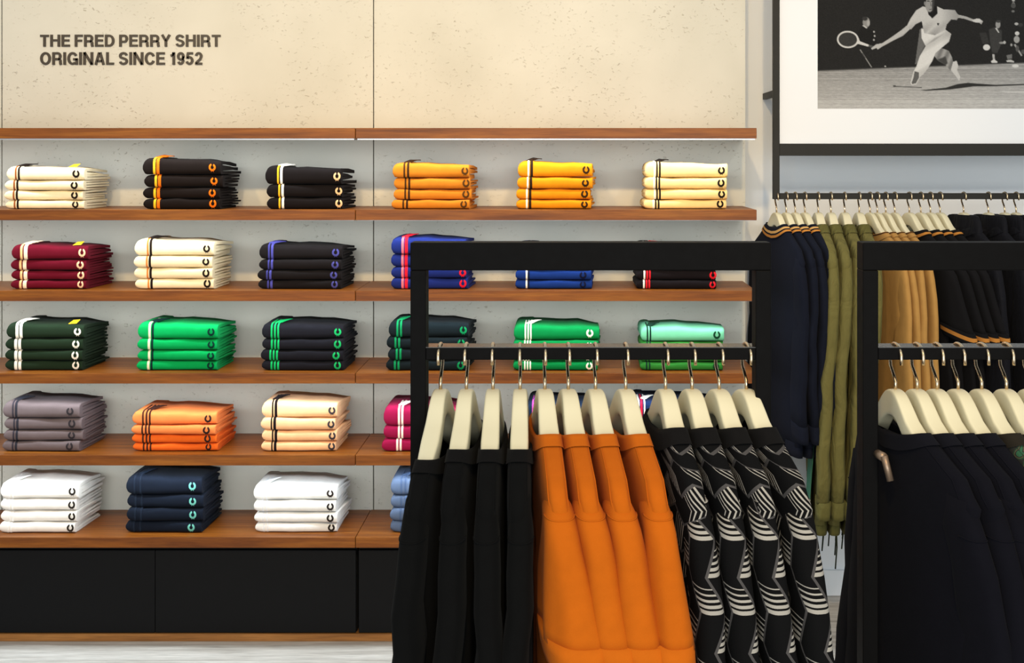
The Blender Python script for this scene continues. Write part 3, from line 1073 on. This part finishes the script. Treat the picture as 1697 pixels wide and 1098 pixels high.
    if mats.get('painted_light'):
        # added teal sheet, its colour standing in for green light on this side
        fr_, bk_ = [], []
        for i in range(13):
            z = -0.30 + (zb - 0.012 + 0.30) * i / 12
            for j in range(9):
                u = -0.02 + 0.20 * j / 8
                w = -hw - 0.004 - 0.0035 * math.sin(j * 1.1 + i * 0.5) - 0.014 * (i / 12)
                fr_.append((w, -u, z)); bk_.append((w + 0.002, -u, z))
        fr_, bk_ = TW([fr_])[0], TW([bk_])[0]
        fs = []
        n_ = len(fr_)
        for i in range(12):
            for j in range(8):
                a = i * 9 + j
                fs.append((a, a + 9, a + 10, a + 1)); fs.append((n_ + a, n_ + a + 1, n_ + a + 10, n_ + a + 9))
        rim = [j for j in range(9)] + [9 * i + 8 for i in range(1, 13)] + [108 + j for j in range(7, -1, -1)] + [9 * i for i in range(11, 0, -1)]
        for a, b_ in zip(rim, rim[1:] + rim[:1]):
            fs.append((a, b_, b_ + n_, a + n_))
        lo_ = mesh('painted_light_panel', fr_ + bk_, fs, mats['painted_light'], g, smooth=False)
        lo_['label'] = 'teal panel standing in for green light'
    for k in range(cords):
        u = -0.16 + 0.36 * k / max(1, cords - 1)
        ln = rng.uniform(0.07, 0.15)
        w = rng.choice((-1, 1)) * hw * 0.5
        tube('drawcord', [(w, -u, zb + 0.01), (w + 0.002, -u - 0.001, zb - ln * 0.5), (w - 0.002, -u + 0.002, zb - ln)], 0.0022, mats['cord'], g, 6)
    return g


# ------------------------------------------------------------------ floor racks
YR = 2.40


def rack(px0, px1, label, peg=False, rear=True):
    """free-standing black portal rail parallel to the wall"""
    yf = YR - 0.02
    x0 = (px0 - CX) * yf / F; x1 = (px1 - CX) * yf / F
    t = 0.0245
    zt = CAMZ - (402 - CY) * yf / F
    z2 = CAMZ - (448 - CY) * yf / F
    zb1 = CAMZ - (575 - CY) * yf / F
    zb0 = CAMZ - (596 - CY) * yf / F
    cx = (x0 + x1) / 2
    r = empty('clothes_rack', (cx, YR, 0))
    tag(r, label, 'rack', 'black steel clothes racks')
    a, b_ = x0 - cx, x1 - cx
    box('post', a, a + t, -0.02, 0.03, 0.03, z2, M_BLACKM, r, 0.0015)
    box('post', b_ - t, b_, -0.02, 0.03, 0.03, z2, M_BLACKM, r, 0.0015)
    box('top_bar', a, b_, -0.02, 0.03, z2, zt, M_BLACKM, r, 0.0015)
    hb = box('hanging_bar', a + t, b_ - t, -0.02, 0.03, zb0, zb1 - 0.001, M_BLACKM, r, 0.0012)
    box('bar_cap', a + t, b_ - t, -0.0195, 0.0295, zb1 - 0.001, zb1, M_BARG, r)
    for x in (a, b_ - t):
        box('foot', x - 0.005, x + t + 0.005, -0.26, 0.30, 0.0, 0.03, M_BLACKM, r, 0.002)
    if rear:
        yr = 2.70 - YR
        zr = CAMZ - (765 - CY) * 2.70 / F
        tube('rear_rail', [(a + 0.006, yr, zr), (b_ - 0.006, yr, zr)], 0.0055, M_STEELD, r, 10)
        for x in (a + 0.006, b_ - 0.006):
            tube('rear_arm', [(x + 0.0, 0.028, zr), (x, yr, zr)], 0.0055, M_STEELD, r, 8)
    if peg:
        p = P(1464, 757, YR - 0.045)
        tube('side_peg', [(p[0] - cx - 0.004, -0.018, p[2]), (p[0] - cx, -0.045, p[2])], 0.007, M_PEG, r, 12)
        tube('peg_drop', [(p[0] - cx + 0.001, -0.046, p[2] + 0.002), (p[0] - cx + 0.010, -0.050, p[2] - 0.036)], 0.0058, M_PEG, r, 6)
    return r, zb1


RK1, ZBAR = rack(680, 1278, 'black steel clothes rack holding black, orange and striped pullovers')
RK2, _ = rack(1430, 2028, 'black steel clothes rack at the right edge holding dark navy pullovers', peg=True, rear=False)
ZO = CAMZ - (645 - CY) * YR / F
HOOK_R = hook_mesh(ZBAR - ZO, 0.0275)
YH = YR + 0.005

m_black = fabric((13, 13, 13), scale=600); m_blackrib = fabric((17, 16, 16), scale=400)
m_orange = fabric((180, 90, 18)); m_orangerib = fabric((186, 94, 20))
m_knitrib = fabric((20, 19, 19))
m_navy = fabric((15, 15, 21)); m_navyrib = fabric((19, 19, 25))
M_BL = {'body': m_black, 'rib': m_blackrib}
M_OR = {'body': m_orange, 'rib': m_orangerib}
M_ST = {'body': M_KNITS, 'sleeve': M_KNIT, 'rib': m_knitrib}
NAV = {'body': m_navy, 'rib': m_navyrib}
items = [
    # hanger px, yaw deg, kind
    (730, -5, 'b'), (773, -3, 'b'), (817, 0, 'b'), (862, 1, 'b'),
    (903, 6, 'o'), (942, 8, 'o'), (987, 9, 'o'), (1037, 11, 'o'),
    (1103, 9, 's'), (1147, 11, 's'), (1192, 13, 's'), (1237, 16, 's'),
]
ORDL = ['leftmost', 'second from left', 'third from left', 'rightmost']
for i, (px, yaw, k) in enumerate(items):
    loc = ((px - CX) * YH / F, YH, ZO)
    y = math.radians(yaw)
    ol = ORDL[i % 4]
    if k == 'b':
        lab, mats = '%s black knit pullover on the front rack' % ol, M_BL
        kw = dict(hw=0.0188, neck=0.15 if i == 0 else 0.128, sl=0.5, sl_flare=0.05, sl_w=0.055, swing=-0.03 if i == 0 else 0.0, fold=0.002)
    elif k == 'o':
        lab, mats = '%s bright orange short-sleeved sweatshirt on the front rack' % ol, M_OR
        kw = dict(neck=0.096, sl=0.165, sl_flare=0.055, sl_w=0.075, sl_hw=(0.044, 0.036, 0.036, 0.032)[i - 4], swing=(0.05, 0.05, 0.04, 0.01)[i - 4], cuff=0.04, fold=0.008)
    else:
        lab, mats = '%s black pullover with white stripes and grey zigzags on the front rack' % ol, M_ST
        kw = dict(neck=0.084, sl=0.5, sl_flare=0.06, sl_w=0.06, swing=0.03, collar_h=0.034, fold=0.002, seam=False)
    garment('pullover' if k != 'o' else 'sweatshirt', loc, y, mats, lab, 'pullover' if k != 'o' else 'sweatshirt', 'garments on the front rack', seed=i, **kw)
    word = {'b': 'black pullover', 'o': 'orange sweatshirt', 's': 'striped pullover'}[k]
    hanger(loc, y, HOOK_R, 'ivory wooden hanger holding the %s %s on the front rack' % (ol, word), 'ivory hangers on the front rack', 0.9 if k == 'b' else 1.0)

items2 = [(1484, 11, 'n'), (1520, 11, 'n'), (1553, 11, 'n'), (1588, 11, 'n'), (1627, 11, 'c'), (1668, 11, 'c'), (1708, 11, 'c')]
ORD2 = ['leftmost', 'second from left', 'third from left', 'rightmost']
for i, (px, yaw, k) in enumerate(items2):
    loc = ((px - CX) * YH / F, YH, ZO)
    y = math.radians(yaw)
    if k == 'n':
        ol = ORD2[i]; lab = '%s dark navy pullover on the right-hand rack' % ol; mats = NAV; w = 'navy pullover'
    else:
        ol = ['leftmost', 'middle', 'rightmost'][i - 4]; lab = '%s green leaf-patterned pullover on the right-hand rack' % ol; mats = {'body': M_CAMO, 'rib': fabric((40, 36, 30))}; w = 'leaf-patterned pullover'
    garment('pullover', loc, y, mats, lab, 'pullover', 'garments on the right-hand rack', neck=0.095, hw=0.0172, sl=0.5, sl_flare=0.03, sl_w=0.048, sl_hw=0.018, seed=20 + i, fold=0.002, swing=0.035, bend=0.030)
    hanger(loc, y, HOOK_R, 'ivory wooden hanger holding the %s %s on the right-hand rack' % (ol, w), 'ivory hangers on the right-hand rack', 0.85, HANGER_BENT)

# ------------------------------------------------------------------ wall frame with picture
YFR = 4.71
fx0 = (1282 - CX) * YFR / F
fx1 = (1960 - CX) * YFR / F
tt = 0.019
zr1 = CAMZ - (320 - CY) * YFR / F; zr0 = CAMZ - (330 - CY) * YFR / F
zl1 = CAMZ - (238 - CY) * YFR / F; zl0 = CAMZ - (258 - CY) * YFR / F
ztopf = CAMZ - (-260 - CY) * YFR / F
fr = empty('wall_display_frame', (fx0, YFR, 0))
tag(fr, 'dark steel wall frame with a hanging rail and a black-and-white tennis picture', 'display frame')
box('frame_post', 0, tt, 0, 0.03, zr0, ztopf, M_STEELD, fr, 0.001)
box('frame_post', fx1 - fx0 - tt, fx1 - fx0, 0, 0.03, zr0, ztopf, M_STEELD, fr, 0.001)
box('hanging_rail', tt, fx1 - fx0 - tt, 0, 0.03, zr0, zr1, M_STEELD, fr, 0.001)
box('cross_bar', tt, fx1 - fx0 - tt, 0, 0.03, zl0, zl1, M_STEELD, fr, 0.001)
box('top_bar', tt, fx1 - fx0 - tt, 0, 0.03, ztopf - 0.038, ztopf, M_STEELD, fr, 0.001)
zbk = CAMZ - (154 - CY) * YFR / F
for x in (0.002, fx1 - fx0 - 0.017):
    box('wall_bracket', x, x + 0.015, 0.03, YB - YFR - 0.001, zbk - 0.010, zbk + 0.010, M_STEELD, fr, 0.001)
pp = box('picture_panel', tt + 0.001, fx1 - fx0 - tt - 0.001, 0.010, 0.022, zl1 + 0.0005, ztopf - 0.0385, M_WHITE, fr)


def picture():
    """flat black-and-white print: running tennis player stretching for a low ball"""
    X0, X1, Y0, Y1 = -134, 2100, -560, 964
    st = 5.0
    nx = int((X1 - X0) / st) + 1
    ny = int((Y1 - Y0) / st) + 1
    gx, gy = np.meshgrid(np.linspace(X0, X1, nx), np.linspace(Y0, Y1, ny))
    rs = np.random.RandomState(4)
    img = np.full(gx.shape, 40.0)
    line = 628 - (gx + 134) * 0.0385
    ct = 160 + 36 * np.clip((gy - line) / 330, 0, 1)
    rown = rs.randn(ny, 1) * 4 + rs.randn(ny, nx) * 7
    for sh in (1, 2, 3):
        rown = (rown + np.roll(rown, sh, 1)) / 1.6
    ct = ct + rown
    k = 1 / (1 + np.exp(-(gy - line) / 3))
    img = img * (1 - k) + ct * k

    def poly(pts, val, soft=3.0):
        nonlocal img
        pts = np.array(pts, float)
        inside = np.zeros(gx.shape, bool)
        dist = np.full(gx.shape, 1e9)
        x0, y0 = pts[-1]
        for x1, y1 in pts:
            cond = ((y0 > gy) != (y1 > gy))
            xi = (x1 - x0) * (gy - y0) / ((y1 - y0) if y1 != y0 else 1e-9) + x0
            inside ^= cond & (gx < xi)
            dx, dy = x1 - x0, y1 - y0
            L2 = dx * dx + dy * dy + 1e-9
            t = np.clip(((gx - x0) * dx + (gy - y0) * dy) / L2, 0, 1)
            dist = np.minimum(dist, np.hypot(gx - x0 - t * dx, gy - y0 - t * dy))
            x0, y0 = x1, y1
        sd = np.where(inside, dist, -dist)
        a = np.clip(sd / soft + 0.5, 0, 1)
        v = val(gx, gy) if callable(val) else val
        img = img * (1 - a) + v * a

    def ell(cx, cy, rx, ry, val, ang=0.0, hole=None, soft=4.0):
        nonlocal img
        c, s = math.cos(ang), math.sin(ang)
        u = (gx - cx) * c + (gy - cy) * s
        v = -(gx - cx) * s + (gy - cy) * c
        d = (1 - np.hypot(u / rx, v / ry)) * min(rx, ry)
        a = np.clip(d / soft + 0.5, 0, 1)
        if hole:
            d2 = (1 - np.hypot(u / (rx - hole), v / (ry - hole))) * (min(rx, ry) - hole)
            a = a * (1 - np.clip(d2 / soft + 0.5, 0, 1))
        img = img * (1 - a) + val * a

    def seg(x0, y0, x1, y1, w, val):
        L = math.hypot(x1 - x0, y1 - y0)
        px, py = -(y1 - y0) / L * w / 2, (x1 - x0) / L * w / 2
        poly([(x0 + px, y0 + py), (x1 + px, y1 + py), (x1 - px, y1 - py), (x0 - px, y0 - py)], val)

    # shadow and court lines
    poly([(780, 800), (1000, 778), (1110, 745), (1200, 734), (1270, 740), (1440, 752), (1900, 738), (1900, 746), (1450, 764), (1250, 766), (1050, 792), (830, 805)], 52, 5)
    seg(540, 765, 790, 776, 8, 100)
    ell(548, 763, 14, 7, 80)
    poly([(1480, 812), (2100, 800), (2100, 835), (1560, 822)], 214, 4)
    # official behind
    poly([(262, 240), (310, 250), (370, 285), (390, 370), (360, 420), (270, 420), (230, 350), (225, 280)], 33, 6)
    ell(298, 198, 32, 46, 150)
    ell(286, 165, 24, 18, 60); ell(316, 205, 14, 26, 178)
    poly([(262, 228), (275, 222), (308, 246), (300, 254)], 200)
    for q in ((366, 282), (372, 319), (365, 354)): ell(q[0], q[1], 8, 9, 180)
    seg(243, 440, 345, 597, 9, 150); seg(262, 470, 290, 515, 5, 60)
    ell(466, 588, 8, 6, 200)
    # racket
    ell(134, 350, 88, 70, 62)
    ell(134, 350, 97, 77, 222, 0.05, 15)
    poly([(200, 300), (232, 340), (240, 365), (325, 398), (322, 416), (228, 390), (205, 395), (222, 366)], 222)
    seg(318, 404, 360, 418, 20, 90)
    # bench figures on the right
    poly([(1385, 262), (1440, 240), (1500, 270), (1500, 380), (1460, 470), (1415, 470), (1395, 370)], 66, 8)
    ell(1466, 217, 22, 34, 160); ell(1470, 190, 22, 12, 70)
    poly([(1440, 250), (1455, 245), (1478, 288), (1468, 290)], 200)
    poly([(1300, 290), (1360, 290), (1390, 380), (1330, 390)], 58, 8)
    ell(1365, 420, 31, 27, 226)
    poly([(1416, 480), (1434, 480), (1440, 530), (1420, 530)], 190); poly([(1403, 542), (1430, 525), (1462, 546), (1458, 558), (1410, 558)], 222)
    ell(1500, 380, 24, 10, 150); ell(1524, 376, 12, 14, 190)
    ell(1603, 40, 14, 24, 130); ell(1600, 100, 14, 10, 120); ell(1603, 5, 14, 8, 190)
    ell(1630, 212, 18, 12, 190); ell(1636, 296, 20, 18, 215); ell(1632, 350, 26, 32, 170); ell(1585, 398, 10, 12, 170)
    poly([(1605, 395), (1622, 390), (1682, 490), (1672, 500)], 165)
    poly([(1540, 490), (1590, 480), (1590, 520), (1550, 525)], 120); poly([(1538, 535), (1580, 528), (1612, 545), (1605, 554), (1545, 550)], 200)
    ell(1620, 585, 30, 14, 226)
    for q in range(14):
        ell(1560 + rs.rand() * 480, -480 + rs.rand() * 960, 10 + rs.rand() * 16, 14 + rs.rand() * 20, 60 + rs.rand() * 100)
    # trailing flap and rear leg
    poly([(730, 572), (772, 262), (800, 240), (820, 400), (775, 490), (752, 560)], 112)
    poly([(890, 480), (960, 424), (1030, 450), (1060, 510), (1078, 600), (1050, 632), (1000, 575), (930, 535)], lambda X, Y: 170 - 45 * np.sin((X + 0.4 * Y) / 22.0) ** 2)
    poly([(925, 530), (1000, 500), (1020, 560), (1000, 580)], 74, 12)
    poly([(1068, 548), (1100, 538), (1114, 585), (1103, 620), (1132, 682), (1122, 718), (1090, 672), (1048, 622)], 212)
    # front leg and trousers
    poly([(786, 255), (1000, 262), (1052, 300), (1032, 370), (965, 425), (912, 470), (884, 540), (842, 610), (802, 660), (770, 684), (714, 640), (742, 588), (772, 498), (824, 408), (788, 338)],
         lambda X, Y: 232 - 26 * np.clip(np.sin((X * 0.6 + Y) / 34.0), 0, 1) - 30 * np.clip((X - 960) / 100, 0, 1))
    poly([(830, 400), (900, 340), (985, 300), (905, 360)], 176, 10)
    poly([(820, 292), (900, 300), (1000, 262), (905, 312)], 150, 8)
    # shoe
    poly([(714, 640), (730, 622), (772, 640), (772, 690), (742, 748), (704, 757), (688, 738), (700, 690)], 214)
    poly([(726, 632), (764, 642), (764, 690), (738, 738), (706, 746), (700, 732), (716, 690)], 104)
    # shirt, arms
    poly([(655, 228), (610, 266), (520, 330), (440, 382), (385, 393), (338, 430), (350, 440), (388, 425), (398, 440), (440, 412), (540, 358), (622, 318), (694, 250)], lambda X, Y: 196 - 45 * np.clip((Y + 0.65 * X - 700) / 60, 0, 1))
    poly([(1105, 128), (1180, 145), (1250, 172), (1300, 164), (1335, 188), (1318, 216), (1300, 202), (1245, 192), (1165, 166), (1112, 158)], 178)
    poly([(1235, 180), (1275, 165), (1305, 168), (1325, 190), (1290, 202), (1250, 195)], 214)
    poly([(800, 56), (835, 66), (880, 165), (925, 56), (985, 84), (1085, 88), (1094, 105), (1122, 142), (1100, 178), (1052, 172), (1012, 216), (1000, 262), (930, 300), (812, 296), (800, 240), (790, 188), (735, 215), (694, 262), (655, 235), (690, 165), (740, 92)],
         lambda X, Y: 208 - 40 * np.clip((Y - 170) / 120, 0, 1) * np.abs(np.sin((X + Y) / 40.0)) - 45 * np.clip((X - 960) / 140, 0, 1))
    poly([(925, 205), (945, 205), (940, 225), (930, 226)], 60)
    # head and neck
    poly([(836, 70), (925, 55), (930, 120), (885, 162), (850, 130)], 30, 6)
    ell(858, 20, 40, 88, 158)
    poly([(886, -40), (905, -30), (898, 70), (884, 110), (880, 50)], 66, 8)
    poly([(806, -60), (820, -95), (880, -100), (910, -50), (902, -20), (880, -45), (838, -40), (826, 20), (812, 30)], 34, 5)
    seg(838, 8, 862, 12, 8, 60); seg(872, 12, 888, 10, 8, 50); seg(858, 84, 882, 80, 7, 70); seg(866, 20, 872, 56, 7, 110)
    ell(818, 30, 9, 18, 140)
    img = img + rs.randn(*img.shape) * 3.0
    img = (img + np.roll(img, 1, 0) + np.roll(img, 1, 1) + np.roll(img, -1, 0) + np.roll(img, -1, 1)) / 5.0 if False else img
    img = np.clip(img, 0, 255) / 255.0
    l = np.where(img <= 0.04045, img / 12.92, ((img + 0.055) / 1.055) ** 2.4)
    yp = YFR + 0.0098
    px = 1380 + gx / 5.353
    py = gy / 5.353
    xw = (px - CX) * yp / F - fx0
    zw = CAMZ - (py - CY) * yp / F
    verts = np.stack([xw, np.full_like(xw, yp - YFR), zw], -1).reshape(-1, 3)
    idx = np.arange(nx * ny).reshape(ny, nx)
    faces = np.stack([idx[:-1, :-1], idx[1:, :-1], idx[1:, 1:], idx[:-1, 1:]], -1).reshape(-1, 4)
    me = bpy.data.meshes.new('photo_print')
    me.vertices.add(len(verts)); me.vertices.foreach_set('co', verts.ravel())
    nf = len(faces)
    me.loops.add(nf * 4); me.loops.foreach_set('vertex_index', faces.ravel().astype(np.int32))
    me.polygons.add(nf); me.polygons.foreach_set('loop_start', np.arange(0, nf * 4, 4, dtype=np.int32))
    me.update(calc_edges=True); me.validate()
    at = me.color_attributes.new('print', 'FLOAT_COLOR', 'POINT')
    c = np.ones((nx * ny, 4), np.float32)
    g_ = l.ravel()
    c[:, 0] = g_ * 0.66; c[:, 1] = g_ * 0.65; c[:, 2] = g_ * 0.63
    at.data.foreach_set('color', c.ravel())
    m = bpy.data.materials.new('matt_photo_print')
    nt, N, L, b = nodes_of(m)
    an = N.new('ShaderNodeAttribute'); an.attribute_name = 'print'
    L.new(an.outputs['Color'], b.inputs['Base Color'])
    b.inputs['Roughness'].default_value = 0.7
    b.inputs['Specular IOR Level'].default_value = 0.08
    me.materials.append(m)
    o = bpy.data.objects.new('photo_print', me)
    o['label'] = 'black-and-white print of a running tennis player'
    link(o, pp)


picture()

# ------------------------------------------------------------------ garments on the wall rail
ZOW = CAMZ - (352 - CY) * YFR / F
HOOK_W = hook_mesh(zr1 - ZOW, 0.0175)
YHW = YFR + 0.015
tanm = fabric((186, 124, 56)); tanl = fabric((206, 160, 96))
olive = fabric((104, 98, 56), rough=0.7, wrinkle=0.5); olived = fabric((94, 90, 50), rough=0.7, wrinkle=0.5)
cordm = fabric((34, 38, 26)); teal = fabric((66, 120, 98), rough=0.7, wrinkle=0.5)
navyw = fabric((22, 25, 36)); beige = fabric((172, 130, 72), wrinkle=0.05); blackw = fabric((22, 21, 22)); jacket = fabric((24, 24, 28), rough=0.6, wrinkle=0.3)
wall_items = []
for i, p in enumerate((1287, 1303, 1318, 1334)): wall_items.append((p, 'navy', i, 13))
for i, p in enumerate((1356, 1377, 1400, 1424)): wall_items.append((p, 'olive', i, 3))
for i, p in enumerate((1442, 1454, 1468, 1483)): wall_items.append((p, 'beige', i, 16))
for i, p in enumerate((1507, 1526, 1542, 1558)): wall_items.append((p, 'tee', i, 18))
for i, p in enumerate((1597, 1638, 1665, 1684)): wall_items.append((p, 'jacket', i, 14))
for p, kind, i, yaw in wall_items:
    loc = ((p - CX) * YHW / F, YHW, ZOW)
    y = math.radians(yaw)
    ol = ORDL[i]
    base = dict(neck=0.066, fold=0.002, seam=False, seed=60 + p)
    if kind == 'navy':
        lab = '%s dark navy long-sleeved top with tan collar stripes on the wall rail' % ol; cat = 'top'; w = 'navy top'
        garment('knit_top', loc, y, {'body': navyw}, lab, cat, 'garments on the wall rail', hw=0.0145, length=0.70, sl=0.48, sl_flare=0.0, sl_w=0.055, sl_hw=0.0155, swing=0.0,
                collar_h=0.036, collar_stripes=[(0.08, 0.22, tanm), (0.46, 0.22, tanl)], **base)
    elif kind == 'olive':
        lab = '%s long olive green parka%s on the wall rail' % (ol, ', painted green light on its side,' if i == 0 else ''); cat = 'parka'; w = 'olive parka'
        base['fold'] = 0.007
        garment('parka', loc, y, {'body': olive, 'painted_light': teal if i == 0 else None, 'rib': olived, 'cord': cordm}, lab, cat, 'garments on the wall rail', hw=0.0205, length=0.93, sl=0.70, sl_flare=0.01, sl_w=0.065, sl_hw=0.023, swing=-0.02, collar_h=0.04, cords=5, **base)
    elif kind == 'beige':
        lab = '%s beige top with a dark-tipped collar on the wall rail' % ol; cat = 'top'; w = 'beige top'
        base['neck'] = 0.10
        garment('knit_top', loc, y, {'body': beige}, lab, cat, 'garments on the wall rail', hw=0.0115, length=0.80, sl=0.55, sl_flare=0.02, sl_w=0.055, sl_hw=0.012, swing=0.01,
                collar_stripes=[(0.80, 0.15, fabric((60, 34, 24)))], **base)
    elif kind == 'tee':
        lab = '%s black polo with tan collar band and tan cuffs on the wall rail' % ol; cat = 'polo'; w = 'black polo'
        base['neck'] = 0.09
        garment('polo_shirt', loc, y, {'body': blackw}, lab, cat, 'garments on the wall rail', hw=0.014, length=0.72, sl=0.19, sl_flare=0.08, sl_w=0.075, sl_hw=0.015, swing=0.03, cuff=0.03, cuff_band=tanm,
                collar_stripes=[(0.15, 0.4, tanm)], **base)
    else:
        lab = '%s black hooded jacket on the wall rail' % ol; cat = 'jacket'; w = 'hooded jacket'
        base['neck'] = 0.075
        garment('hooded_jacket', loc, y, {'body': jacket}, lab, cat, 'garments on the wall rail', hw=0.017, length=0.75, sl=0.5, sl_flare=0.03, sl_w=0.06, sl_hw=0.018, hood=True, **base)
    hanger(loc, y, HOOK_W, 'ivory hanger holding the %s %s on the wall rail' % (ol, w), 'ivory hangers on the wall rail', {'navy': 0.74, 'olive': 0.95, 'beige': 0.56, 'tee': 0.72, 'jacket': 0.8}[kind])
